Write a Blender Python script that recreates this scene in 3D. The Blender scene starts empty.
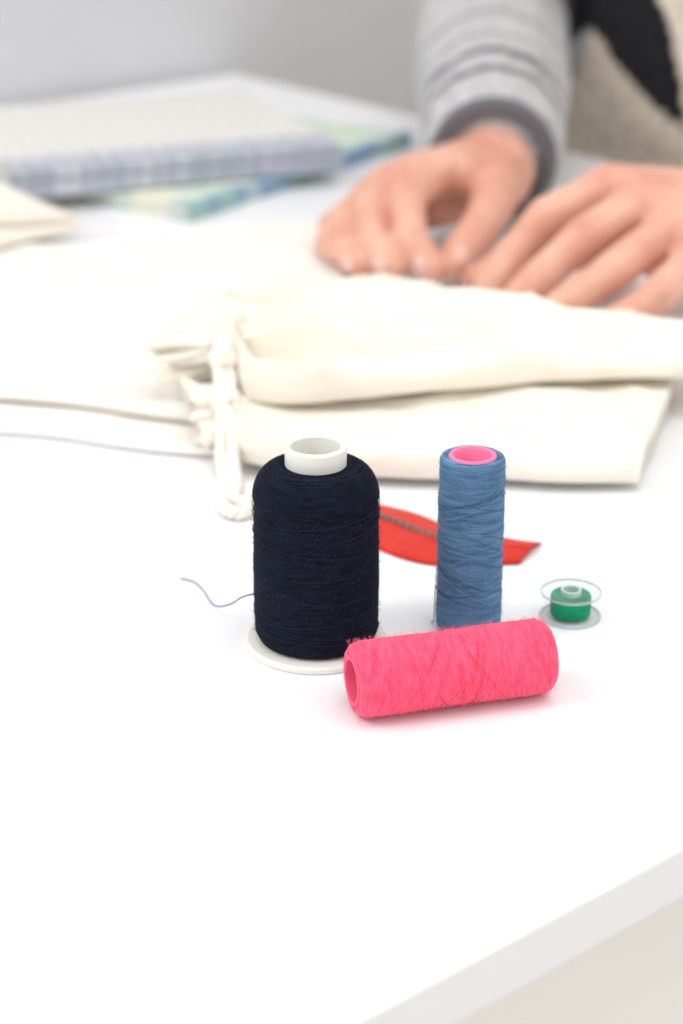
import bpy, bmesh, math, random
from mathutils import Vector, Matrix, noise
random.seed(4)
T=0.75
sc=bpy.context.scene
sc.view_settings.view_transform='Standard'
sc.view_settings.look='None'
sc.view_settings.exposure=0.08

# ------------------------------------------------------------ materials
def lin(c):
    return tuple(((v/255)/12.92 if v/255<=0.04045 else ((v/255+0.055)/1.055)**2.4) for v in c)
def new_mat(name,rgb,rough=0.6,spec=0.4,sss=0,sheen=0,metal=0):
    m=bpy.data.materials.new(name); m.use_nodes=True
    b=m.node_tree.nodes['Principled BSDF']
    b.inputs['Base Color'].default_value=(*lin(rgb),1)
    b.inputs['Roughness'].default_value=rough
    b.inputs['Specular IOR Level'].default_value=spec
    b.inputs['Metallic'].default_value=metal
    if sss:
        b.inputs['Subsurface Weight'].default_value=sss
        b.inputs['Subsurface Radius'].default_value=(1.0,0.35,0.2)
        b.inputs['Subsurface Scale'].default_value=0.006
    if sheen:
        b.inputs['Sheen Weight'].default_value=sheen
    return m
def N(m,t,**kw):
    n=m.node_tree.nodes.new(t)
    for k,v in kw.items(): setattr(n,k,v)
    return n
def L(m,a,b): m.node_tree.links.new(a,b)
def colour_noise(m,rgb1,rgb2,scale,detail=4,lo=0.35,hi=0.65,coord='Object'):
    b=m.node_tree.nodes['Principled BSDF']
    tc=N(m,'ShaderNodeTexCoord'); nz=N(m,'ShaderNodeTexNoise'); cr=N(m,'ShaderNodeValToRGB')
    nz.inputs['Scale'].default_value=scale; nz.inputs['Detail'].default_value=detail
    L(m,tc.outputs[coord],nz.inputs['Vector']); L(m,nz.outputs['Fac'],cr.inputs['Fac'])
    cr.color_ramp.elements[0].position=lo; cr.color_ramp.elements[1].position=hi
    cr.color_ramp.elements[0].color=(*lin(rgb1),1); cr.color_ramp.elements[1].color=(*lin(rgb2),1)
    L(m,cr.outputs['Color'],b.inputs['Base Color'])
    return nz
def bump_noise(m,scale,strength,dist=0.001,detail=3):
    b=m.node_tree.nodes['Principled BSDF']
    tc=N(m,'ShaderNodeTexCoord'); nz=N(m,'ShaderNodeTexNoise'); bp=N(m,'ShaderNodeBump')
    nz.inputs['Scale'].default_value=scale; nz.inputs['Detail'].default_value=detail
    bp.inputs['Strength'].default_value=strength; bp.inputs['Distance'].default_value=dist
    L(m,tc.outputs['Object'],nz.inputs['Vector']); L(m,nz.outputs['Fac'],bp.inputs['Height'])
    L(m,bp.outputs['Normal'],b.inputs['Normal'])
def thread_mat(name,dark,light,period,tilt=0.0,strength=0.7,sheen=0.3,rough=0.75,dist=0.0003,spec=0.2,nzs=0.25):
    m=new_mat(name,light,rough,spec,sheen=sheen)
    b=m.node_tree.nodes['Principled BSDF']
    tc=N(m,'ShaderNodeTexCoord'); mp=N(m,'ShaderNodeMapping')
    mp.inputs['Rotation'].default_value=(tilt,tilt*0.5,0)
    w=N(m,'ShaderNodeTexWave',wave_type='BANDS',bands_direction='Z')
    w.inputs['Scale'].default_value=0.314/period
    w.inputs['Distortion'].default_value=2.2; w.inputs['Detail'].default_value=3
    w.inputs['Detail Scale'].default_value=0.5
    nz=N(m,'ShaderNodeTexNoise'); nz.inputs['Scale'].default_value=420; nz.inputs['Detail'].default_value=5; nz.inputs['Roughness'].default_value=0.65
    mp2=N(m,'ShaderNodeMapping'); mp2.inputs['Scale'].default_value=(nzs,nzs,2.0); mp2.inputs['Rotation'].default_value=(-tilt*1.5,tilt,0)
    L(m,tc.outputs['Object'],mp.inputs['Vector']); L(m,mp.outputs['Vector'],w.inputs['Vector'])
    L(m,tc.outputs['Object'],mp2.inputs['Vector']); L(m,mp2.outputs['Vector'],nz.inputs['Vector'])
    mul=N(m,'ShaderNodeMath',operation='MULTIPLY_ADD'); mul.inputs[1].default_value=0.40
    L(m,w.outputs['Fac'],mul.inputs[0])
    sc2=N(m,'ShaderNodeMath',operation='MULTIPLY_ADD'); sc2.inputs[1].default_value=1.4; sc2.inputs[2].default_value=-0.40
    L(m,nz.outputs['Fac'],sc2.inputs[0]); L(m,sc2.outputs[0],mul.inputs[2])
    cr=N(m,'ShaderNodeValToRGB')
    cr.color_ramp.elements[0].position=0.15; cr.color_ramp.elements[1].position=0.80
    cr.color_ramp.elements[0].color=(*lin(dark),1); cr.color_ramp.elements[1].color=(*lin(light),1)
    L(m,mul.outputs[0],cr.inputs['Fac']); L(m,cr.outputs['Color'],b.inputs['Base Color'])
    bp=N(m,'ShaderNodeBump'); bp.inputs['Strength'].default_value=strength; bp.inputs['Distance'].default_value=dist
    L(m,mul.outputs[0],bp.inputs['Height']); L(m,bp.outputs['Normal'],b.inputs['Normal'])
    return m
def weave_mat(name,rgb,rgb2,period=0.0007,strength=0.35,crease=0.0):
    m=new_mat(name,rgb,0.9,0.15,sheen=0.2)
    b=m.node_tree.nodes['Principled BSDF']
    colour_noise(m,rgb2,rgb,28,5)
    tc=N(m,'ShaderNodeTexCoord')
    wx=N(m,'ShaderNodeTexWave',wave_type='BANDS',bands_direction='X'); wy=N(m,'ShaderNodeTexWave',wave_type='BANDS',bands_direction='Y')
    ad=N(m,'ShaderNodeMath',operation='ADD')
    for w in (wx,wy):
        w.inputs['Scale'].default_value=0.314/period; w.inputs['Distortion'].default_value=1.0
        L(m,tc.outputs['Object'],w.inputs['Vector'])
    L(m,wx.outputs['Fac'],ad.inputs[0]); L(m,wy.outputs['Fac'],ad.inputs[1])
    bp=N(m,'ShaderNodeBump'); bp.inputs['Strength'].default_value=strength; bp.inputs['Distance'].default_value=0.0002
    L(m,ad.outputs[0],bp.inputs['Height'])
    if crease:
        nz=N(m,'ShaderNodeTexNoise'); nz.inputs['Scale'].default_value=30; nz.inputs['Detail'].default_value=4; nz.inputs['Distortion'].default_value=1.2
        mp=N(m,'ShaderNodeMapping'); mp.inputs['Scale'].default_value=(0.6,1.5,1); mp.inputs['Rotation'].default_value=(0,0,0.25)
        L(m,tc.outputs['Object'],mp.inputs['Vector']); L(m,mp.outputs['Vector'],nz.inputs['Vector'])
        b2=N(m,'ShaderNodeBump'); b2.inputs['Strength'].default_value=crease; b2.inputs['Distance'].default_value=0.006
        L(m,nz.outputs['Fac'],b2.inputs['Height']); L(m,b2.outputs['Normal'],bp.inputs['Normal'])
    L(m,bp.outputs['Normal'],b.inputs['Normal'])
    return m

M_table=new_mat('white_laminate',(248,248,250),0.30,0.45); bump_noise(M_table,900,0.04,0.0002)
M_edge=new_mat('white_edge_band',(247,248,250),0.45)
M_cab=new_mat('cream_cabinet_paint',(250,247,242),0.6); bump_noise(M_cab,300,0.05,0.0003)
M_wall=new_mat('grey_wall_paint',(220,221,223),0.9,0.2); colour_noise(M_wall,(214,215,218),(225,226,228),3)
M_floor=new_mat('pale_wood_floor',(220,214,204),0.5); colour_noise(M_floor,(206,198,186),(226,220,210),7)
M_cotton=weave_mat('unbleached_cotton',(251,245,233),(246,238,223),crease=0.6)
M_linen=weave_mat('white_cotton',(250,246,240),(247,242,234),crease=0.35)
M_cord=new_mat('cotton_cord',(250,244,233),0.9,0.1,sheen=0.3); bump_noise(M_cord,1500,0.5,0.0004)
M_black=thread_mat('navy_black_thread',(4,5,12),(25,31,50),0.00055,0.03,0.6,0.0,0.85,0.0003,0.12,nzs=0.45)
M_blue=thread_mat('blue_thread',(54,88,122),(104,144,180),0.00060,0.05,0.6,0.1,0.85)
M_pink=thread_mat('pink_thread',(240,58,98),(254,104,136),0.00065,0.10,0.35,0.15,0.9,nzs=0.5)
M_green=thread_mat('green_thread',(0,116,74),(20,176,120),0.00050,0.02,0.6,0.1)
M_plastic=new_mat('ivory_plastic',(240,239,230),0.4,0.5,sss=0.15)
M_pinkpl=new_mat('pink_plastic_core',(248,132,174),0.45,0.5)
def clear(name,col,f,tint):
    m=bpy.data.materials.new(name); m.use_nodes=True
    nt=m.node_tree; bC=nt.nodes['Principled BSDF']; bC.inputs['Base Color'].default_value=(*col,1); bC.inputs['Roughness'].default_value=0.06
    tr=nt.nodes.new('ShaderNodeBsdfTransparent'); tr.inputs[0].default_value=(*tint,1)
    mxs=nt.nodes.new('ShaderNodeMixShader'); mxs.inputs[0].default_value=f
    nt.links.new(tr.outputs[0],mxs.inputs[1]); nt.links.new(bC.outputs[0],mxs.inputs[2]); nt.links.new(mxs.outputs[0],nt.nodes['Material Output'].inputs[0])
    return m
M_clear=clear('clear_plastic',(0.70,0.74,0.75),0.085,(0.95,0.965,0.965))
M_rim=clear('clear_plastic_rim',(0.60,0.65,0.66),0.40,(1,1,1))
M_red=weave_mat('red_zip_tape',(232,54,34),(212,38,24),0.0006,0.6)
M_metal=new_mat('gunmetal_teeth',(150,134,126),0.5,0.5,metal=0.5)
M_skin=new_mat('skin',(222,172,146),0.5,0.35,sss=0.25)
colour_noise(M_skin,(214,150,128),(236,188,166),38,4,0.3,0.7)
bump_noise(M_skin,420,0.25,0.0006,5)
M_nail=new_mat('fingernail',(236,190,176),0.25,0.5)
M_hair=new_mat('dark_brown_hair',(42,30,26),0.5); bump_noise(M_hair,200,0.6,0.003)
M_jeans=new_mat('denim',(62,74,100),0.9)
M_wood=new_mat('stool_wood',(186,150,110),0.5)
M_shoe=new_mat('black_shoe',(52,50,56),0.8,0.2)
M_cuff=new_mat('grey_knit_cuff',(112,111,116),0.95,0.1)
M_page=new_mat('paper_pages',(244,240,230),0.8)

# ------------------------------------------------------------ mesh helpers
def link(o,parent=None):
    sc.collection.objects.link(o)
    if parent is not None:
        o.parent=parent
        o.matrix_parent_inverse=Matrix.Translation(parent.location).inverted() if parent.type=='EMPTY' else Matrix()
    return o
def empty(name,loc=(0,0,0)):
    o=bpy.data.objects.new(name,None); o.empty_display_size=0.02; o.location=loc
    sc.collection.objects.link(o); return o
def mesh_obj(name,verts,faces,mat=None,smooth=True,parent=None,loc=(0,0,0)):
    me=bpy.data.meshes.new(name); me.from_pydata([tuple(v) for v in verts],[],faces); me.validate()
    bm=bmesh.new(); bm.from_mesh(me); bmesh.ops.recalc_face_normals(bm,faces=bm.faces); bm.to_mesh(me); bm.free()
    if smooth:
        for p in me.polygons: p.use_smooth=True
    if mat: me.materials.append(mat)
    o=bpy.data.objects.new(name,me); o.location=loc
    return link(o,parent)
def lathe(name,prof,mat,loc,parent=None,seg=96,rot=None,closed=True,sharp=True):
    vs=[];fs=[]
    n=len(prof)
    for (r,z) in prof:
        for k in range(seg):
            a=2*math.pi*k/seg; vs.append(Vector((r*math.cos(a),r*math.sin(a),z)))
    rng=n if closed else n-1
    for i in range(rng):
        j=(i+1)%n
        for k in range(seg):
            k2=(k+1)%seg
            fs.append((i*seg+k,i*seg+k2,j*seg+k2,j*seg+k))
    o=mesh_obj(name,vs,fs,mat,True,parent,loc)
    if rot: o.rotation_euler=rot
    if sharp:
        o.data.set_sharp_from_angle(angle=math.radians(35))
    return o
def box(name,size,loc,mat,rotz=0,parent=None,bevel=0.002):
    bm=bmesh.new(); bmesh.ops.create_cube(bm,size=1)
    for v in bm.verts: v.co=Vector((v.co.x*size[0],v.co.y*size[1],v.co.z*size[2]))
    if bevel: bmesh.ops.bevel(bm,geom=bm.edges[:],offset=bevel,segments=3,affect='EDGES',profile=0.5)
    me=bpy.data.meshes.new(name); bm.to_mesh(me); bm.free(); me.materials.append(mat)
    o=bpy.data.objects.new(name,me); o.location=loc; o.rotation_euler=(0,0,rotz)
    return link(o,parent)
def cat(a,b,c,d,t):
    return 0.5*((2*b)+(-a+c)*t+(2*a-5*b+4*c-d)*t*t+(-a+3*b-3*c+d)*t*t*t)
def spline(rows,u):
    n=len(rows)-1; x=min(max(u*n,0),n-1e-6); i=int(x); t=x-i
    r=[rows[max(i-1,0)],rows[i],rows[i+1],rows[min(i+2,n)]]
    return [cat(r[0][k],r[1][k],r[2][k],r[3][k],t) for k in range(len(rows[0]))]
def path(pts,n):
    return [Vector(spline([tuple(p) for p in pts],i/n)) for i in range(n+1)]
def curve(name,plists,rad,mat,parent=None):
    cu=bpy.data.curves.new(name,'CURVE'); cu.dimensions='3D'; cu.bevel_depth=rad; cu.bevel_resolution=2; cu.use_fill_caps=True
    for pl in plists:
        s=cu.splines.new('POLY'); s.points.add(len(pl)-1)
        for i,p in enumerate(pl): s.points[i].co=(*p,1)
    cu.materials.append(mat)
    o=bpy.data.objects.new(name,cu); return link(o,parent)
def sheet(name,rows,mat,nu=120,nv=60,p=5,q=16,wr=0.002,ws=22,k=9,seed=0,parent=None,frill=0.0,rad=0.0):
    vs=[];fs=[]; ring=2*nv
    for i in range(nu+1):
        u=(1-math.cos(math.pi*i/nu))/2*0.35+0.65*i/nu
        fx,fy,bx,by,z0,th,pl=spline(rows,u)
        ep=max(0.0,1-abs(2*u-1)**q)**(1/q) if 0<u<1 else 0.0
        def pt(v,side):
            s=2*v-1; pr=max(0.0,1-abs(s)**p)**(1/p)*ep
            x=fx+(bx-fx)*v; y=fy+(by-fy)*v
            x+=noise.noise(Vector((x*ws*1.6+seed,y*ws*1.6,3.1)))*0.0018
            y+=noise.noise(Vector((x*ws*1.6,y*ws*1.6+seed,9.1)))*0.0028
            fr=max(0.0,1-u*7)
            x-=frill*fr*(0.5+noise.noise(Vector((v*7.5,seed,1.7)))*1.6)
            nz=noise.noise(Vector((x*ws+seed*3.7,y*ws*1.3,0.3)))+0.5*noise.noise(Vector((x*ws*2.6+seed,y*ws*2.9,5.3)))
            ridge=1-abs(noise.noise(Vector((x*ws*0.9+seed*1.3,y*ws*1.7+2.2,7.7))))*3
            ridge2=1-abs(noise.noise(Vector((x*ws*0.8+y*ws*0.5+seed*2.3,y*ws*2.4-x*ws*0.6,1.7))))*4
            ph=2*math.pi*k*(v+0.05*noise.noise(Vector((v*4,seed,u*2))))+2.0*noise.noise(Vector((u*7,v*4,seed)))
            pleat=pl*(0.7*math.sin(ph)+0.45*math.sin(2.3*ph+seed))
            ra=rad*math.exp(-u*2.6)*(1-abs(noise.noise(Vector((v*9+seed,u*1.6,4.4))))*4)
            if side>0:
                z=z0+th*(0.5+0.5*pr)+(wr*nz+wr*0.7*max(0,ridge)**3+wr*0.35*max(0,ridge2)**3+pleat+ra)*min(1,pr*1.2)
            else:
                z=z0+th*(0.5-0.5*pr)
            return Vector((x,y,T+max(z,0.0004)))
        for j in range(nv+1):
            v=(1-math.cos(math.pi*j/nv))/2*0.5+0.5*j/nv
            vs.append(pt(v,1))
        for j in range(nv-1,0,-1):
            v=(1-math.cos(math.pi*j/nv))/2*0.5+0.5*j/nv
            vs.append(pt(v,-1))
    for i in range(nu):
        for j in range(ring):
            j2=(j+1)%ring
            fs.append((i*ring+j,i*ring+j2,(i+1)*ring+j2,(i+1)*ring+j))
    fs.append(tuple(range(ring))); fs.append(tuple(nu*ring+j for j in range(ring)))
    return mesh_obj(name,vs,fs,mat,True,parent)
def frill_mouth(name,c0,c1,s0,s1,u0,u1,k,amp,mat,parent,seed=0,nu=26,nv=220):
    """gathered open mouth of a cloth bag: a thin pleated tube flaring outwards"""
    c0=Vector(c0);c1=Vector(c1); ax_=(c1-c0).normalized(); sd=ax_.cross(Vector((0,0,1))).normalized(); up=sd.cross(ax_)
    vs=[];fs=[]
    for i in range(nu+1):
        u=i/nu; c=c0.lerp(c1,u); S=s0+(s1-s0)*u**0.7; U=u0+(u1-u0)*u**0.8
        for j in range(nv):
            a=2*math.pi*j/nv
            nzv=noise.noise(Vector((math.cos(a)*2,math.sin(a)*2,seed+u*0.8)))
            w=1+(0.10+amp*u)*(0.75*math.sin(k*a+4*nzv+0.8*u)+0.25*math.sin((2*k+1)*a+seed))+0.3*nzv*u
            p=c+sd*S*w*math.cos(a)+up*U*w*math.sin(a)+ax_*(0.005*u*noise.noise(Vector((math.cos(a)*3,math.sin(a)*3,seed+5)))*1.2)
            p.z=max(p.z,T+0.0015)
            vs.append(p)
    for i in range(nu):
        for j in range(nv):
            j2=(j+1)%nv; fs.append((i*nv+j,i*nv+j2,(i+1)*nv+j2,(i+1)*nv+j))
    o=mesh_obj(name,vs,fs,mat,True,parent)
    so=o.modifiers.new('thick','SOLIDIFY'); so.thickness=0.0013; so.offset=0
    return o
ICO=bmesh.new(); bmesh.ops.create_icosphere(ICO,subdivisions=2,radius=1.0)
ICOV=[v.co.copy() for v in ICO.verts]; ICO.free()
def hull(bm,balls):
    new=[]
    for p,r in balls:
        for c in ICOV: new.append(bm.verts.new(Vector(p)+c*r))
    res=bmesh.ops.convex_hull(bm,input=new)
    dead=[g for g in set(res['geom_interior'])|set(res['geom_unused']) if isinstance(g,bmesh.types.BMVert) and g.is_valid]
    bmesh.ops.delete(bm,geom=dead,context='VERTS')
def blob(name,hulls,voxel,iters,mat,parent=None,fac=0.5):
    bm=bmesh.new()
    for h in hulls: hull(bm,h)
    me=bpy.data.meshes.new(name+'_src'); bm.to_mesh(me); bm.free()
    o=bpy.data.objects.new(name+'_src',me); sc.collection.objects.link(o)
    r=o.modifiers.new('r','REMESH'); r.mode='VOXEL'; r.voxel_size=voxel
    s=o.modifiers.new('s','SMOOTH'); s.iterations=iters; s.factor=fac
    dg=bpy.context.evaluated_depsgraph_get()
    m2=bpy.data.meshes.new_from_object(o.evaluated_get(dg)); m2.name=name
    bpy.data.objects.remove(o); bpy.data.meshes.remove(me)
    for p in m2.polygons: p.use_smooth=True
    m2.materials.clear()
    if mat: m2.materials.append(mat)
    o2=bpy.data.objects.new(name,m2); return link(o2,parent)
def chain(pts):
    return [[pts[i],pts[i+1]] for i in range(len(pts)-1)]

# ------------------------------------------------------------ table / room
A=Vector((0.0911,0.4539,0)); D=Vector((0.762,0.648,0)).normalized(); NN=Vector((-D.y,D.x,0))
ang=math.atan2(D.y,D.x)
def tab(s,n,z): return A+D*s+NN*n+Vector((0,0,z))
S0,S1,W=-1.05,0.58,0.95
desk=empty('desk',tab((S0+S1)/2,W/2,0))
box('desk_top',(S1-S0,W,0.017),tab((S0+S1)/2,W/2,T-0.0085),M_table,ang,desk,0.0012)
box('drawer_cabinet',(0.95,W-0.06,T-0.019),tab(-0.42,W/2,(T-0.019)/2+0.0005),M_cab,ang,desk,0.003)
for i,nv in enumerate((0.05,W-0.05)):
    box('leg_%d'%(i+1),(0.045,0.045,T-0.018),tab(S1-0.05,nv,(T-0.018)/2),M_edge,ang,desk,0.003)
box('floor',(6,6,0.05),tab(0,-0.9,-0.025),M_floor,ang,None,0)
box('wall_back',(6,0.1,2.6),tab(0,W+0.06,1.3),M_wall,ang,None,0)
box('baseboard_back',(6,0.015,0.09),tab(0,W+0.0025,0.045),M_edge,ang,None,0.002)

# ------------------------------------------------------------ navy spool
bx,by=-0.0080,0.575
sp=empty('thread_spool',(bx,by,T))
lathe('spool_core',[(0.0070,0.0),(0.0222,0.0),(0.0228,0.0006),(0.0228,0.0018),(0.0222,0.0026),(0.0096,0.0032),(0.0094,0.0600),(0.0096,0.0606),(0.0097,0.0678),(0.0092,0.0685),(0.0083,0.0685),(0.0078,0.0680),(0.0074,0.0600),(0.0070,0.0)],M_plastic,(bx,by,T),sp)
prof=[(0.0095,0.0029),(0.0168,0.0029),(0.0186,0.0036),(0.0195,0.0055)]
for i in range(1,60):
    z=0.0055+(0.052-0.0055)*i/60
    prof.append((0.01965+0.0003*math.sin(z*70)+0.00012*noise.noise(Vector((z*1400,0,0))),z))
for i in range(0,13):
    a=i/12*math.pi/2
    prof.append((0.0118+0.0082*math.cos(a)**0.8,0.0520+0.0098*math.sin(a)**1.15))
prof.append((0.0095,0.0622))
lathe('wound_thread',prof,M_black,(bx,by,T),sp,sharp=False)
def helix(cx,cy,r,z0,z1,a0,a1,n=60):
    return [Vector((cx+r*math.cos(a0+(a1-a0)*i/n),cy+r*math.sin(a0+(a1-a0)*i/n),T+z0+(z1-z0)*i/n)) for i in range(n+1)]
M_bk2=new_mat('navy_loose_thread',(28,35,56),0.85,0.15)
strs=[]
for i in range(26):
    z=random.uniform(0.008,0.05); a=random.uniform(0,6)
    strs.append(helix(bx,by,0.01995,z,max(0.006,min(0.052,z+random.uniform(-0.008,0.008))),a,a+random.uniform(2,4)))
curve('winding_strands',strs,0.00013,M_bk2,sp)
tail=path([(bx-0.0198,by-0.002,T+0.0185),(-0.032,0.580,T+0.0140),(-0.037,0.590,T+0.0065),(-0.0425,0.599,T+0.0020),(-0.047,0.610,T+0.0025),(-0.051,0.620,T+0.0010),(-0.0555,0.6235,T+0.0004)],70)
curve('loose_thread_end',[tail],0.00024,new_mat('blue_grey_thread',(62,94,134),0.8),sp)
def fuzz(name,samp,n,l,rad,mat,par):
    out=[]
    for i in range(n):
        b0,d=samp()
        m_=b0+d*l*0.5+Vector((random.uniform(-1,1),random.uniform(-1,1),random.uniform(-1,1)))*l*0.35
        e=m_+d*l*0.3+Vector((random.uniform(-1,1),random.uniform(-1,1),random.uniform(-1,1)))*l*0.5
        if min(m_.z,e.z)>T+0.0002: out.append([b0,m_,e])
    curve(name,out,rad,mat,par)
def cyl_samp(cx,cy,r,z0,z1):
    def f():
        a=random.uniform(0,6.283); d=Vector((math.cos(a),math.sin(a),0))
        return Vector((cx,cy,T+random.uniform(z0,z1)))+d*r,d
    return f
fuzz('thread_fuzz',cyl_samp(bx,by,0.0196,0.006,0.052),1400,0.0010,0.00004,new_mat('navy_fuzz',(52,60,84),0.9),sp)

# ------------------------------------------------------------ blue spool (standing)
cx,cy=0.0415,0.5865; H=0.0607
sb=empty('thread_spool',(cx,cy,T))
lathe('spool_core',[(0.0058,0.0),(0.0078,0.0),(0.0078,H-0.0004),(0.0074,H+0.0002),(0.0063,H+0.0002),(0.0058,H-0.0006)],M_pinkpl,(cx,cy,T),sb)
pr=[(0.0076,0.0006),(0.0096,0.0006),(0.0103,0.0016)]
for i in range(1,70):
    z=0.0016+(H-0.0034)*i/70
    pr.append((0.01055+0.00010*math.sin(z*200)+0.00012*noise.noise(Vector((z*1500,4,0))),z))
pr+=[(0.0104,H-0.0014),(0.0100,H-0.0006),(0.0090,H-0.0002),(0.0076,H-0.0003)]
lathe('wound_thread',pr,M_blue,(cx,cy,T),sb,sharp=False)
M_bl2=new_mat('blue_strand',(106,146,182),0.85); M_bl3=new_mat('blue_strand_dark',(62,96,130),0.85)
st=[]; st2=[]
for i in range(34):
    z=random.uniform(0.004,0.05); a=random.uniform(0,6.28); dz=random.choice([-1,1])*random.uniform(0.002,0.018)
    (st if i%2 else st2).append(helix(cx,cy,0.01068,max(0.003,min(0.056,z)),max(0.003,min(0.056,z+dz)),a,a+3))
curve('winding_strands',st,0.00012,M_bl2,sb); curve('winding_strands_dark',st2,0.00011,M_bl3,sb)
lt=path([(cx-0.0107,cy-0.001,T+0.022),(cx-0.0112,cy-0.002,T+0.012),(cx-0.0113,cy-0.001,T+0.003),(cx-0.0118,cy+0.004,T+0.0004)],20)
curve('loose_thread_end',[lt],0.00016,M_bl3,sb)
fuzz('thread_fuzz',cyl_samp(cx,cy,0.0105,0.002,H-0.002),700,0.0009,0.00004,new_mat('blue_fuzz',(130,162,194),0.9),sb)

# ------------------------------------------------------------ pink spool (lying)
p0=Vector((0.0031,0.5269,T+0.01165)); p1=Vector((0.0632,0.5439,T+0.01165))
ax=(p1-p0).normalized(); Lp=(p1-p0).length
spk=empty('thread_spool',p0)
rotm=ax.to_track_quat('Z','Y').to_euler()
lathe('spool_core',[(0.0064,-0.0002),(0.0078,-0.0002),(0.0078,Lp+0.0002),(0.0064,Lp+0.0002)],new_mat('rose_plastic_core',(248,96,130),0.7),p0,spk,rot=rotm)
pp=[(0.0076,0.0001),(0.0096,0.0001),(0.0109,0.0012),(0.01145,0.0032)]
for i in range(1,70):
    z=0.0032+(Lp-0.0064)*i/70
    pp.append((0.01152+0.00012*math.sin(z*150)+0.00008*noise.noise(Vector((z*1100,8,0))),z))
pp+=[(0.0114,Lp-0.0030),(0.0108,Lp-0.0013),(0.0096,Lp-0.0002),(0.0076,Lp)]
lathe('wound_thread',pp,M_pink,p0,spk,rot=rotm,sharp=False)
q=ax.to_track_quat('Z','Y')
def onp(a,z,r): return p0+q@Vector((r*math.cos(a),r*math.sin(a),z))
ps=[];ps2=[]
for i in range(70):
    z=random.uniform(0.004,Lp-0.006); a=random.uniform(0,6.28); dz=random.choice([-1,1])*random.uniform(0.004,0.020)
    z2=max(0.003,min(Lp-0.003,z+dz))
    (ps if i%3 else ps2).append([onp(a+2.6*k/40,z+(z2-z)*k/40,0.01158) for k in range(41)])
curve('winding_strands',ps,0.00012,new_mat('pink_strand',(255,102,134),0.9,sheen=0.2),spk)
curve('winding_strands_dark',ps2,0.00010,new_mat('pink_strand_dark',(240,68,104),0.9),spk)
def psamp():
    a=random.uniform(0,6.28); z=random.uniform(0.0005,Lp-0.0005); b0=onp(a,z,0.0113); return b0,(b0-onp(a,z,0)).normalized()
fuzz('thread_fuzz',psamp,2200,0.0012,0.00004,new_mat('pink_fuzz',(255,120,148),0.9),spk)

# ------------------------------------------------------------ bobbin
ox,oy=0.0758,0.5945
bo=empty('thread_bobbin',(ox,oy,T))
Hb=0.0094
lathe('bobbin_bottom_flange',[(0.0032,0.0),(0.0098,0.0),(0.0098,0.0010),(0.0032,0.0010)],M_clear,(ox,oy,T+0.0001),bo)
lathe('bobbin_top_flange',[(0.0030,Hb-0.0010),(0.0098,Hb-0.0010),(0.0098,Hb),(0.0030,Hb)],M_clear,(ox,oy,T+0.0001),bo)
for nm,zz in (('bobbin_bottom_rim',0.0),('bobbin_top_rim',Hb-0.0010)):
    lathe(nm,[(0.0098,zz),(0.0101,zz+0.0001),(0.01025,zz+0.0003),(0.01025,zz+0.0007),(0.0101,zz+0.0009),(0.0098,zz+0.0010)],M_rim,(ox,oy,T+0.0001),bo)
lathe('wound_thread',[(0.0034,0.0013),(0.0064,0.0013),(0.0067,0.002),(0.0068,0.0045),(0.0067,Hb-0.0018),(0.0064,Hb-0.0012),(0.0034,Hb-0.0012)],M_green,(ox,oy,T),bo)
lathe('bobbin_hub',[(0.0026,0.0002),(0.0034,0.0002),(0.0034,Hb+0.0006),(0.0026,Hb+0.0006)],new_mat('frosted_hub',(205,232,222),0.3),(ox,oy,T),bo)
lathe('hub_shade_disc',[(0.0001,0.0012),(0.0026,0.0012),(0.0026,0.0016),(0.0001,0.0016)],new_mat('hub_hole_shade',(20,60,46),0.6),(ox,oy,T),bo)  # dark disc stands in for the shade inside the hub hole

# ------------------------------------------------------------ zipper
zp=empty('zipper',(0.03,0.655,T))
zr=[(-0.020,0.687,0.0150,0.002),(-0.002,0.679,0.0155,0.0025),(0.0141,0.6700,0.0160,0.003),(0.0341,0.6510,0.0160,0.0028),(0.050,0.6475,0.0130,0.0026),(0.0672,0.6445,0.0092,0.002)]
nu,nv=90,20
vs=[];fs=[]; cen=[]
for layer in (0,1):
    for i in range(nu+1):
        u=i/nu; x,y,hw,zz=spline(zr,u); x2,y2,_,_=spline(zr,min(1,u+0.01)); x1,y1,_,_=spline(zr,max(0,u-0.01))
        t=Vector((x2-x1,y2-y1,0)).normalized(); s=Vector((-t.y,t.x,0))
        for j in range(nv+1):
            v=2*j/nv-1
            z=0.0006+zz*(1-v*v)*0.8+0.0012*max(0,noise.noise(Vector((u*6,v*1.2,2))))+0.0007*math.exp(-(v/0.12)**2)
            jag=0.0012*noise.noise(Vector((v*9,3,1))) if i==nu else 0
            p=Vector((x,y,0))+s*v*hw+t*jag
            if u>0.93: p+=t*((u-0.93)/0.07)*(0.003*v)
            vs.append(Vector((p.x,p.y,T+z-(0.0007 if layer else 0)+0.0003)))
        if layer==0: cen.append((Vector((x,y,T+0.0013+zz*0.8+0.0004)),t,s))
R=(nu+1)*(nv+1)
for layer in (0,1):
    for i in range(nu):
        for j in range(nv):
            a=layer*R+i*(nv+1)+j; fs.append((a,a+1,a+nv+2,a+nv+1))
for i in range(nu):
    for j in (0,nv):
        a=i*(nv+1)+j; fs.append((a,a+nv+1,a+nv+1+R,a+R))
for j in range(nv):
    for i in (0,nu):
        a=i*(nv+1)+j; fs.append((a,a+1,a+1+R,a+R))
mesh_obj('zip_tape',vs,fs,M_red,True,zp)
vs=[];fs=[]
cnt=66
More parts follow.
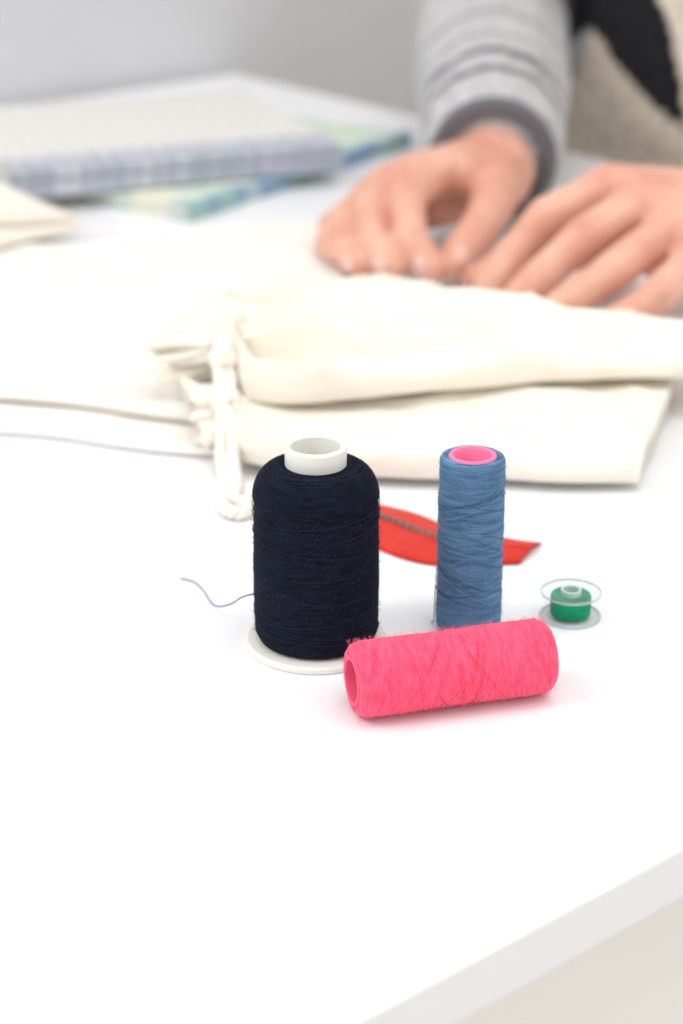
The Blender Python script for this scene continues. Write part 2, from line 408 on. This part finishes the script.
for i in range(cnt):
    k=i/cnt*nu*0.80; c,t,s=cen[int(k)]
    c2=cen[min(nu,int(k)+1)][0]; c=c.lerp(c2,k-int(k))
    off=s*(0.0007 if i%2 else -0.0007)
    for dx in (-1,1):
        for dy in (-1,1):
            for dz in (-1,1):
                vs.append(c+off+t*dx*0.00042+s*dy*0.0014+Vector((0,0,dz*0.0006)))
    b=i*8
    for f in ((0,1,3,2),(4,6,7,5),(0,4,5,1),(2,3,7,6),(0,2,6,4),(1,5,7,3)): fs.append(tuple(b+q_ for q_ in f))
mesh_obj('zip_teeth',vs,fs,M_metal,False,zp)

# ------------------------------------------------------------ cloths
sheet('folded_cotton_cloth',[(-0.36,0.771,-0.33,1.02,0.0,0.0035,0),(-0.25,0.768,-0.24,1.03,0.0,0.0035,0),(-0.14,0.762,-0.13,1.05,0.0,0.0035,0),(-0.055,0.736,-0.05,1.085,0.0,0.0035,0),(0.02,0.745,0.03,1.10,0.0,0.003,0)],M_linen,140,90,14,30,0.0008,12,seed=1)
sheet('folded_cotton_cloth',[(-0.36,0.806,-0.33,1.01,0.0045,0.004,0),(-0.25,0.803,-0.24,1.02,0.0045,0.004,0),(-0.14,0.793,-0.13,1.035,0.0045,0.004,0),(-0.06,0.764,-0.05,1.07,0.0045,0.004,0),(-0.005,0.775,0.005,1.085,0.0042,0.003,0)],M_linen,160,110,14,30,0.0017,13,seed=2)
dp2=sheet('drawstring_pouch',[(-0.051,0.742,-0.053,0.778,0.004,0.013,0.0024),(-0.046,0.738,-0.047,0.782,0.004,0.015,0.0034),(-0.036,0.718,-0.036,0.82,0.004,0.014,0.0028),(0.0,0.708,0.0,0.85,0.003,0.013,0.0009),(0.04,0.704,0.05,0.862,0.003,0.0125,0.0002),(0.08,0.701,0.10,0.85,0.003,0.012,0),(0.1125,0.699,0.147,0.818,0.003,0.011,0)],M_cotton,210,120,8,40,0.0019,20,k=7,seed=5,rad=0.005)
dp3=sheet('drawstring_pouch',[(-0.062,0.835,-0.055,0.885,0.010,0.009,0.002),(-0.03,0.825,-0.030,0.905,0.009,0.013,0.0014),(0.01,0.825,0.008,0.926,0.009,0.012,0.0008),(0.045,0.825,0.042,0.922,0.009,0.010,0),(0.064,0.83,0.062,0.900,0.009,0.008,0)],M_cotton,110,80,4,14,0.0030,26,k=5,seed=7,rad=0.004)
dp1=sheet('drawstring_pouch',[(-0.050,0.782,-0.052,0.826,0.018,0.017,0.0035),(-0.044,0.776,-0.046,0.828,0.018,0.019,0.0046),(-0.034,0.745,-0.033,0.855,0.0175,0.018,0.0048),(0.0,0.747,0.0,0.872,0.0175,0.018,0.0030),(0.04,0.758,0.045,0.870,0.0175,0.016,0.0012),(0.09,0.772,0.095,0.844,0.0175,0.014,0.0005),(0.14,0.780,0.145,0.832,0.0175,0.011,0.0002),(0.19,0.786,0.195,0.828,0.0175,0.010,0)],M_cotton,220,140,4.5,30,0.0036,20,k=5,seed=9,rad=0.009)
frill_mouth('gathered_mouth',(-0.046,0.803,T+0.029),(-0.064,0.809,T+0.027),0.021,0.034,0.010,0.0125,7,0.22,M_cotton,dp1,1)
frill_mouth('gathered_mouth_inner',(-0.046,0.803,T+0.029),(-0.061,0.808,T+0.029),0.015,0.022,0.006,0.0075,5,0.24,M_cotton,dp1,4)
frill_mouth('gathered_mouth',(-0.047,0.761,T+0.012),(-0.061,0.758,T+0.011),0.018,0.025,0.009,0.0095,6,0.22,M_cotton,dp2,7)
frill_mouth('gathered_mouth_inner',(-0.047,0.761,T+0.012),(-0.058,0.759,T+0.012),0.012,0.015,0.005,0.005,5,0.22,M_cotton,dp2,9)
sheet('cotton_pouch_stack',[(-0.1415,1.052,-0.1435,1.060,0.009,0.004,0),(-0.165,1.026,-0.170,1.078,0.009,0.006,0),(-0.19,1.000,-0.200,1.092,0.009,0.009,0),(-0.26,0.95,-0.32,1.11,0.009,0.011,0)],M_cotton,60,40,5,40,0.0009,14,seed=12)
sheet('cotton_pouch_stack',[(-0.1445,1.056,-0.1465,1.062,0.0135,0.003,0),(-0.168,1.034,-0.174,1.078,0.0155,0.008,0),(-0.195,1.012,-0.205,1.092,0.019,0.011,0),(-0.26,0.965,-0.32,1.11,0.021,0.013,0)],M_cotton,60,40,5,40,0.0012,14,seed=13)

def rope_strands(pts,r,pitch,n=220,strands=3):
    P=path(pts,n); out=[[] for _ in range(strands)]; d=0
    for i,p in enumerate(P):
        t=(P[min(n,i+1)]-P[max(0,i-1)]).normalized()
        s=t.cross(Vector((0,0,1))); s=s.normalized() if s.length>1e-4 else Vector((1,0,0)); up=s.cross(t)
        if i: d+=(P[i]-P[i-1]).length
        for k in range(strands):
            a=2*math.pi*(d/pitch+k/strands)
            out[k].append(p+s*math.cos(a)*r+up*math.sin(a)*r)
    return out
z=T
ropes=[]
ropes+=rope_strands([(-0.047,0.832,z+.026),(-0.045,0.822,z+.037),(-0.046,0.806,z+.0425),(-0.0455,0.79,z+.0405),(-0.047,0.777,z+.032),(-0.048,0.772,z+.024)],0.0012,0.0070)
ropes+=rope_strands([(-0.050,0.832,z+.024),(-0.0495,0.820,z+.036),(-0.0505,0.802,z+.041),(-0.050,0.786,z+.0385),(-0.051,0.775,z+.030)],0.0012,0.0070)
ropes+=rope_strands([(-0.047,0.772,z+.028),(-0.0445,0.760,z+.025),(-0.0455,0.746,z+.0215),(-0.0465,0.734,z+.018),(-0.0470,0.722,z+.008),(-0.0450,0.708,z+.0035),(-0.0460,0.694,z+.003),(-0.0435,0.680,z+.003),(-0.038,0.675,z+.003),(-0.033,0.680,z+.003)],0.0015,0.0075)
ropes+=rope_strands([(-0.050,0.768,z+.028),(-0.0485,0.757,z+.025),(-0.0475,0.744,z+.0225),(-0.0430,0.731,z+.0185),(-0.0420,0.717,z+.008),(-0.0405,0.703,z+.0035),(-0.0410,0.690,z+.0035),(-0.0365,0.683,z+.0035),(-0.0340,0.690,z+.003),(-0.034,0.700,z+.003)],0.0015,0.0075)
curve('drawstring_cord',ropes,0.00125,M_cord)
kn=[]
random.seed(11)
for c,r,nn in (((-0.048,0.768,z+.031),0.0044,9),((-0.0455,0.742,z+.0225),0.0048,10)):
    c=Vector(c)
    for s_ in range(nn):
        tilt=Matrix.Rotation(random.uniform(0,3.1),3,'Y')@Matrix.Rotation(random.uniform(0,3.1),3,'X')
        rr=r*random.uniform(0.75,1.15)
        kn.append([c+tilt@Vector((rr*math.cos(a/20*2*math.pi),rr*math.sin(a/20*2*math.pi),random.uniform(-0.0002,0.0002))) for a in range(21)])
curve('drawstring_knot',kn,0.0014,M_cord)

# ------------------------------------------------------------ books
def pattern_mat(name,base,c2,c3,scale,dots=False):
    m=new_mat(name,base,0.7)
    b=m.node_tree.nodes['Principled BSDF']; tc=N(m,'ShaderNodeTexCoord')
    vo=N(m,'ShaderNodeTexVoronoi'); vo.inputs['Scale'].default_value=scale
    if dots: vo.inputs['Randomness'].default_value=0.35
    L(m,tc.outputs['Object'],vo.inputs['Vector'])
    cr=N(m,'ShaderNodeValToRGB'); e=cr.color_ramp.elements
    if dots:
        e[0].position=0.28; e[0].color=(*lin(c2),1); e[1].position=0.5; e[1].color=(*lin(base),1)
        L(m,vo.outputs['Distance'],cr.inputs['Fac'])
    else:
        cr.color_ramp.interpolation='CONSTANT'
        e[0].position=0; e[0].color=(*lin(base),1); e[1].position=0.45; e[1].color=(*lin(c2),1)
        x=e.new(0.72); x.color=(*lin(c3),1)
        sp_=N(m,'ShaderNodeSeparateColor'); L(m,vo.outputs['Color'],sp_.inputs['Color']); L(m,sp_.outputs[0],cr.inputs['Fac'])
    L(m,cr.outputs['Color'],b.inputs['Base Color'])
    return m
M_plaid=new_mat('plaid_cover',(236,232,222),0.8)
def plaid(m,base,line,scale):
    b=m.node_tree.nodes['Principled BSDF']; tc=N(m,'ShaderNodeTexCoord')
    ws=[]
    for d_ in ('X','Y'):
        w=N(m,'ShaderNodeTexWave',wave_type='BANDS',bands_direction=d_); w.inputs['Scale'].default_value=scale
        w.inputs['Distortion'].default_value=0.6
        L(m,tc.outputs['Object'],w.inputs['Vector']); 
        pw=N(m,'ShaderNodeMath',operation='POWER'); pw.inputs[1].default_value=3; L(m,w.outputs['Fac'],pw.inputs[0]); ws.append(pw)
    ad=N(m,'ShaderNodeMath',operation='ADD',use_clamp=True); L(m,ws[0].outputs[0],ad.inputs[0]); L(m,ws[1].outputs[0],ad.inputs[1])
    mx=N(m,'ShaderNodeMix',data_type='RGBA'); mx.inputs[6].default_value=(*lin(base),1); mx.inputs[7].default_value=(*lin(line),1)
    L(m,ad.outputs[0],mx.inputs[0]); L(m,mx.outputs[2],b.inputs['Base Color'])
plaid(M_plaid,(236,231,224),(214,212,211),26)
M_lilac=pattern_mat('blue_grey_dotted_spine',(170,175,188),(206,208,214),None,95,True)
M_green2=pattern_mat('pale_green_patchwork',(202,220,202),(228,230,210),(186,208,206),45)
M_blueedge=pattern_mat('teal_patch_spine',(136,166,192),(192,206,210),(158,194,190),60)
def book(name,c,dirv,la,lb,z0,th,cov,spine,band=0.026):
    a=Vector((dirv[0],dirv[1],0)).normalized(); b=Vector((-a.y,a.x,0)); rz=math.atan2(a.y,a.x)
    C=Vector((c[0],c[1],0)); e=empty(name,C+a*la/2+b*lb/2+Vector((0,0,T+z0)))
    def bb(n,s,off,m,bev=0.0008): 
        return box(n,s,C+a*off[0]+b*off[1]+Vector((0,0,T+z0+off[2])),m,rz,e,bev)
    bb('cover_bottom',(la,lb,0.0018),(la/2,lb/2,0.0009),cov)
    bb('pages',(la-0.006,lb-0.006,th-0.0036),(la/2,lb/2+0.002,th/2),M_page,0.0003)
    bb('cover_top',(la,lb,0.0018),(la/2,lb/2,th-0.0009),cov)
    bb('spine',(la+0.0006,0.003,th+0.0006),(la/2,0.001,th/2),spine,0.0012)
    bb('spine_cloth_band',(la+0.0008,band,0.0010),(la/2,band/2,th+0.0002),spine,0.0003)
    return e
book('fabric_covered_notebook',(-0.086,1.103),(0.56,0.83),0.235,0.16,0.0,0.009,M_green2,M_blueedge,0.006)
book('fabric_covered_notebook',(-0.192,1.112),(0.93,0.37),0.208,0.185,0.0098,0.008,M_plaid,M_lilac,0.03)
book('fabric_covered_notebook',(-0.188,1.117),(0.935,0.355),0.200,0.185,0.0190,0.007,M_plaid,M_lilac,0.03)

# ------------------------------------------------------------ hands
def V(x,y,z): return Vector((x,y,T+z))
def finger_hulls(mcp,pip,dip,tip,rb):
    m1=mcp.lerp(pip,0.5); m2=pip.lerp(dip,0.5)
    seq=[(mcp,rb*1.08),(m1,rb*0.94),(pip,rb*1.0),(m2,rb*0.88),(dip,rb*0.90),(dip.lerp(tip,0.6),rb*0.86),(tip,rb*0.70)]
    return chain(seq)
def build_hand(name,wrist,fore,fingers,thumb,palm_extra,par):
    H=[]
    for (f,rb) in fingers: H+=finger_hulls(*f,rb)
    mc=[f[0] for f,_ in fingers]
    H.append([(wrist[0],wrist[1]*0.92)]+[(p,0.0108) for p in mc])
    for a,b in zip(mc[:-1],mc[1:]):
        H.append([(wrist[0],wrist[1]*0.9),(a,0.0112),(b,0.0112)])
    t=thumb
    H+=chain([(t[0],0.0165),(t[1],0.0122),(t[1].lerp(t[2],0.5),0.0105),(t[2],0.0108),(t[2].lerp(t[3],0.6),0.0098),(t[3],0.0078)])
    H.append([(wrist[0],wrist[1]*0.8),(t[0],0.0165),(mc[0],0.010)])
    H+=palm_extra
    H+=chain([wrist]+fore)
    o=blob(name,H,0.0011,4,M_skin,par)
    allf=[(f[1],f[2],f[3],rb*0.86) for f,rb in fingers]+[(t[1],t[2],t[3],0.0094)]
    for i,(a,b,c,r) in enumerate(allf):
        tv=(c-b).normalized(); dor=b-(a+c)/2; dor=dor-tv*dor.dot(tv)
        if dor.length<1e-4: dor=Vector((0,0,1))-tv*tv.z
        dor.normalize(); sd=tv.cross(dor)
        p=b.lerp(c,0.78)+dor*(r*0.72)
        bm=bmesh.new(); bmesh.ops.create_uvsphere(bm,u_segments=20,v_segments=12,radius=1)
        for v in bm.verts:
            x,y,z_=v.co; v.co=p+sd*x*r*0.66+tv*y*r*0.85+dor*(z_*r*0.26-0.10*r*x*x)
        me=bpy.data.meshes.new('nail'); bm.to_mesh(me); bm.free(); me.materials.append(M_nail)
        for pl in me.polygons: pl.use_smooth=True
        link(bpy.data.objects.new('fingernail_%d'%(i+1),me),par)
    return o
person=empty('person',(0.40,1.41,0))
# person's right hand (image left)
dy=-0.045
def R_(x,y,z): return V(x,y+dy,z+0.005)
build_hand('right_hand',(V(0.081,1.068,0.037),0.0245),[(V(0.083,1.096,0.039),0.0250),(V(0.089,1.17,0.046),0.029)],
 [((R_(0.051,1.068,0.043),R_(0.033,1.036,0.0380),R_(0.0345,1.010,0.0225),R_(0.0450,0.998,0.0110)),0.0102),
  ((R_(0.036,1.078,0.039),R_(0.0155,1.044,0.031),R_(0.0160,1.014,0.0190),R_(0.0255,1.000,0.0110)),0.0104),
  ((R_(0.022,1.084,0.031),R_(0.0025,1.052,0.0215),R_(0.0015,1.024,0.0145),R_(0.0100,1.008,0.0105)),0.0099),
  ((R_(0.013,1.090,0.021),R_(-0.004,1.066,0.0145),R_(-0.006,1.044,0.0115),R_(0.001,1.030,0.0110)),0.0090)],
 [R_(0.080,1.084,0.033),R_(0.0780,1.054,0.029),R_(0.0670,1.022,0.0210),R_(0.0545,1.003,0.0115)],
 [[(V(0.081,1.068,0.036),0.02),(R_(0.050,1.085,0.022),0.014),(R_(0.030,1.09,0.020),0.014)]],person)
# person's left hand (image right)
def L_(x,y,z): return V(x,y-0.042,z+0.003)
build_hand('left_hand',(V(0.193,0.957,0.042),0.0245),[(V(0.225,0.976,0.042),0.0255),(V(0.28,1.016,0.047),0.030)],
 [((L_(0.1290,0.990,0.0560),L_(0.0980,0.977,0.0435),L_(0.0790,0.967,0.0245),L_(0.0705,0.959,0.0130)),0.0103),
  ((L_(0.1450,0.971,0.0550),L_(0.1130,0.953,0.0395),L_(0.0920,0.944,0.0225),L_(0.0810,0.937,0.0130)),0.0106),
  ((L_(0.1570,0.955,0.0480),L_(0.1280,0.932,0.0320),L_(0.1070,0.924,0.0195),L_(0.0955,0.919,0.0125)),0.0101),
  ((L_(0.1660,0.943,0.0370),L_(0.1450,0.917,0.0235),L_(0.1300,0.909,0.0155),L_(0.1200,0.907,0.0115)),0.0091)],
 [L_(0.172,1.002,0.031),L_(0.132,1.004,0.023),L_(0.098,0.996,0.0190),L_(0.0665,0.978,0.0125)],
 [[(V(0.193,0.957,0.040),0.02),(L_(0.155,0.97,0.030),0.016),(L_(0.165,0.955,0.026),0.014)]],person)

# ------------------------------------------------------------ person body
F=-D; Rt=NN
def tor(c,off,z): return Vector((c[0],c[1],z))+Rt*off
C0=(0.385,1.40);C1=(0.308,1.350);C2=(0.288,1.34);C3=(0.300,1.345)
RS=tor(C3,0.15,1.065); LS=tor(C3,-0.15,1.065)
RE=Vector((0.100,1.350,T+0.066)); LE=Vector((0.40,1.10,T+0.062))
RC=Vector((0.0850,1.108,T+0.044)); LC=Vector((0.250,0.996,T+0.046))
Hs=[]
lv=[(C0,0.090,0.124,0.58),(C1,0.118,0.118,0.76),(C2,0.104,0.112,0.93),(C3,0.11,0.062,1.07)]
for a,b in zip(lv[:-1],lv[1:]):
    Hs.append([(tor(a[0],a[1],a[3]),a[2]),(tor(a[0],-a[1],a[3]),a[2]),(tor(b[0],b[1],b[3]),b[2]),(tor(b[0],-b[1],b[3]),b[2])])
Hs+=chain([(tor(C3,0.10,1.07),0.06),(RS,0.06),(RS.lerp(RE,0.5),0.055),(RE,0.052),(RE.lerp(RC,0.5),0.050),(RC,0.041)])
Hs+=chain([(tor(C3,-0.10,1.07),0.06),(LS,0.06),(LS.lerp(LE,0.5),0.055),(LE,0.050),(LE.lerp(LC,0.5),0.043),(LC,0.035)])
Hs+=chain([(Vector((0.300,1.345,1.10)),0.065),(Vector((0.285,1.338,1.14)),0.056)])
M_knit=new_mat('knit_sweater',(210,196,176),0.95,0.1,sheen=0.3)
bK=M_knit.node_tree.nodes['Principled BSDF']
at=N(M_knit,'ShaderNodeAttribute',attribute_name='Col')
nzk=N(M_knit,'ShaderNodeTexNoise'); nzk.inputs['Scale'].default_value=160; nzk.inputs['Detail'].default_value=3
tck=N(M_knit,'ShaderNodeTexCoord'); L(M_knit,tck.outputs['Object'],nzk.inputs['Vector'])
mr=N(M_knit,'ShaderNodeMapRange'); mr.inputs[1].default_value=0.3; mr.inputs[2].default_value=0.7; mr.inputs[3].default_value=0.75; mr.inputs[4].default_value=1.15
L(M_knit,nzk.outputs['Fac'],mr.inputs[0])
vm=N(M_knit,'ShaderNodeVectorMath',operation='SCALE'); L(M_knit,at.outputs['Color'],vm.inputs[0]); L(M_knit,mr.outputs[0],vm.inputs['Scale'])
L(M_knit,vm.outputs[0],bK.inputs['Base Color'])
bpk=N(M_knit,'ShaderNodeBump'); bpk.inputs['Strength'].default_value=0.6; bpk.inputs['Distance'].default_value=0.003
L(M_knit,nzk.outputs['Fac'],bpk.inputs['Height']); L(M_knit,bpk.outputs['Normal'],bK.inputs['Normal'])
sw=blob('sweater',Hs,0.005,5,M_knit,person)
def segd(p,a,b):
    ab=b-a; t=max(0,min(1,(p-a).dot(ab)/ab.length_squared)); return (p-(a+ab*t)).length,t
col=sw.data.color_attributes.new('Col','FLOAT_COLOR','POINT')
BE=lin((252,238,220)); GR=lin((194,193,194)); DK=lin((20,20,26)); SL=lin((96,96,102)); GM=lin((154,154,157))
SC=Vector((0.172,1.34,T+0.128))
for i,v in enumerate(sw.data.vertices):
    p=v.co; c=BE
    best=None
    for (s_,e_,c_) in ((RS,RE,RC),(LS,LE,LC)):
        d1,t1=segd(p,s_,e_); d2,t2=segd(p,e_,c_)
        if d2<d1 and d2<0.060: best=('f',t2,(e_-c_).length)
        elif d1<0.064 and t1>0.10: best=('u',t1,(s_-e_).length)
    if best:
        if best[0]=='f':
            x=(1-best[1])*best[2]
            c=GR
            if 0.006<x<0.016 or 0.034<x<0.046 : c=SL
            elif 0.066<x<0.074 or 0.105<x<0.115: c=GM
        else:
            ph=((best[1]*best[2])%0.05)/0.05
            c=GM if ph<0.22 else GR
    rel=p-SC; u_=rel.dot(Rt); w_=rel.z; r=math.hypot(u_,w_); a=math.atan2(w_,u_)-math.pi/2
    k=(a/(2*math.pi/5))%1; k=min(k,1-k)*2
    if (not best or (best[0]=='u')) and r<0.056+0.082*(1-k)**1.5 and (p-Vector((C2[0],C2[1],p.z))).dot(F)>-0.03: c=DK
    col.data[i].color=(*c,1)
def cuff(name,c,dirv,r,par):
    q_=dirv.to_track_quat('Z','Y')
    o=lathe(name,[(r*0.80,-0.004),(r*0.94,-0.006),(r*1.01,-0.003),(r*1.03,0.003),(r*0.98,0.008),(r*0.82,0.008)],M_cuff,c,par,64,rot=q_.to_euler())
    return o
cuff('right_cuff',Vector((0.0828,1.081,T+0.041)),(RC-RE).normalized(),0.0345,person)
cuff('left_cuff',Vector((0.229,0.983,T+0.044)),(LC-LE).normalized(),0.034,person)
# trousers
Hp=[[(tor(C0,0.075,0.57),0.115),(tor(C0,-0.075,0.57),0.115)]]
for sgn in (1,-1):
    hip=tor(C0,0.085*sgn,0.56); knee=hip+F*0.40+Vector((0,0,-0.02)); ank=knee+F*-0.03+Vector((0,0,-0.44)); 
    Hp+=chain([(hip,0.095),(hip.lerp(knee,0.5),0.078),(knee,0.062),(knee.lerp(ank,0.4),0.058),(ank,0.042)])
    Hf=chain([(ank+Vector((0,0,-0.05)),0.036),(ank+F*0.07+Vector((0,0,-0.065)),0.034),(ank+F*0.16+Vector((0,0,-0.072)),0.026)])
    blob('shoe_'+('right' if sgn>0 else 'left'),Hf,0.006,4,M_shoe,person)
blob('trousers',Hp,0.009,5,M_jeans,person)
# head
hc=Vector((0.255,1.310,1.285)); hf=(F*0.86+Vector((0,0,-0.5))).normalized(); hr=Rt; hu=hr.cross(hf).normalized()
if hu.z<0: hu=-hu
def hp(r,f,u): return hc+hr*r+hf*f+hu*u
Hh=[[(hp(0,-0.015,0.03),0.088),(hp(0,0.015,0.02),0.078)],
    [(hp(0,0.01,0.0),0.074),(hp(0,0.045,-0.085),0.026),(hp(0.03,0.02,-0.055),0.03),(hp(-0.03,0.02,-0.055),0.03)],
    [(hp(0,0.086,0.005),0.010),(hp(0,0.104,-0.028),0.010)],
    [(hp(0.010,0.094,-0.030),0.007),(hp(-0.010,0.094,-0.030),0.007)],
    [(hp(0.018,0.076,-0.058),0.007),(hp(-0.018,0.076,-0.058),0.007)],
    [(hp(0.082,-0.01,0.01),0.010),(hp(0.080,-0.008,-0.03),0.008)],[(hp(-0.082,-0.01,0.01),0.010),(hp(-0.080,-0.008,-0.03),0.008)],
    [(hp(0,-0.02,-0.05),0.048),(Vector((0.295,1.343,1.12)),0.052)]]
blob('head',Hh,0.0035,5,M_skin,person)
for s_ in (1,-1):
    bm=bmesh.new(); bmesh.ops.create_uvsphere(bm,u_segments=24,v_segments=14,radius=0.0115)
    for v in bm.verts: v.co=v.co+hp(0.031*s_,0.078,0.002)
    me=bpy.data.meshes.new('eye'); bm.to_mesh(me); bm.free(); me.materials.append(M_hair)
    link(bpy.data.objects.new('eye_'+('right' if s_>0 else 'left'),me),person)
    curve('eyebrow_'+('right' if s_>0 else 'left'),[[hp(s_*(0.016+0.030*k/8),0.090-0.012*(k/8)**2,0.024+0.004*math.sin(k/8*3)) for k in range(9)]],0.0022,M_hair,person)
M_lip=new_mat('lips',(190,110,105),0.4)
curve('mouth',[[hp(0.022*(k/5-1),0.083-0.006*(k/5-1)**2,-0.058) for k in range(11)]],0.0035,M_lip,person)
Hr=[[(hp(0,-0.025,0.045),0.092),(hp(0,0.0,0.055),0.080)],
    [(hp(0.062,-0.02,0.03),0.035),(hp(0.068,-0.03,-0.10),0.026)],[(hp(-0.062,-0.02,0.03),0.035),(hp(-0.068,-0.03,-0.10),0.026)],
    [(hp(0.05,-0.06,0.0),0.045),(hp(-0.05,-0.06,0.0),0.045),(hp(0.04,-0.075,-0.14),0.03),(hp(-0.04,-0.075,-0.14),0.03)]]
blob('hair',Hr,0.005,5,M_hair,person)

# stool
stc=Vector((0.40,1.41,0)); stool=empty('stool',stc)
lathe('seat',[(0.0001,0.40),(0.16,0.40),(0.175,0.41),(0.175,0.435),(0.16,0.445),(0.0001,0.445)],M_wood,stc,stool,64,closed=False)
for i in range(4):
    a=i*math.pi/2+0.4; dv=Vector((math.cos(a),math.sin(a),0))
    curve('stool_leg_%d'%(i+1),[[stc+dv*0.12+Vector((0,0,0.41)),stc+dv*0.18+Vector((0,0,0.014))]],0.014,M_wood,stool)

# ------------------------------------------------------------ lights / world
w=bpy.data.worlds.new('World'); sc.world=w; w.use_nodes=True
w.node_tree.nodes['Background'].inputs[0].default_value=(1.0,1.0,1.0,1); w.node_tree.nodes['Background'].inputs[1].default_value=0.86
def area(name,loc,tgt,size,power,colr=(1,1,1)):
    l=bpy.data.lights.new(name,'AREA'); l.shape='RECTANGLE'; l.size=size[0]; l.size_y=size[1]; l.energy=power; l.color=colr
    o=bpy.data.objects.new(name,l); o.location=loc; o.rotation_euler=(Vector(tgt)-Vector(loc)).to_track_quat('-Z','Y').to_euler(); sc.collection.objects.link(o)
area('window_light',(-1.6,0.5,2.2),(0.05,0.7,T),(1.2,1.2),42,(1,0.985,0.965))
area('overhead_fill',(0.4,0.2,2.7),(0.05,0.7,T),(1.2,1.2),12)  # added fill from above to brighten the white table, no lamp fitting

# ------------------------------------------------------------ camera
cd=bpy.data.cameras.new('camera'); cam=bpy.data.objects.new('camera',cd); sc.collection.objects.link(cam)
cam.location=(0,0,T+0.29); cam.rotation_euler=(math.radians(90-23),0,0)
cd.sensor_fit='VERTICAL'; cd.sensor_height=36; cd.sensor_width=24; cd.lens=70
cd.clip_start=0.02; cd.dof.use_dof=True; cd.dof.focus_distance=0.602; cd.dof.aperture_fstop=8
sc.camera=cam
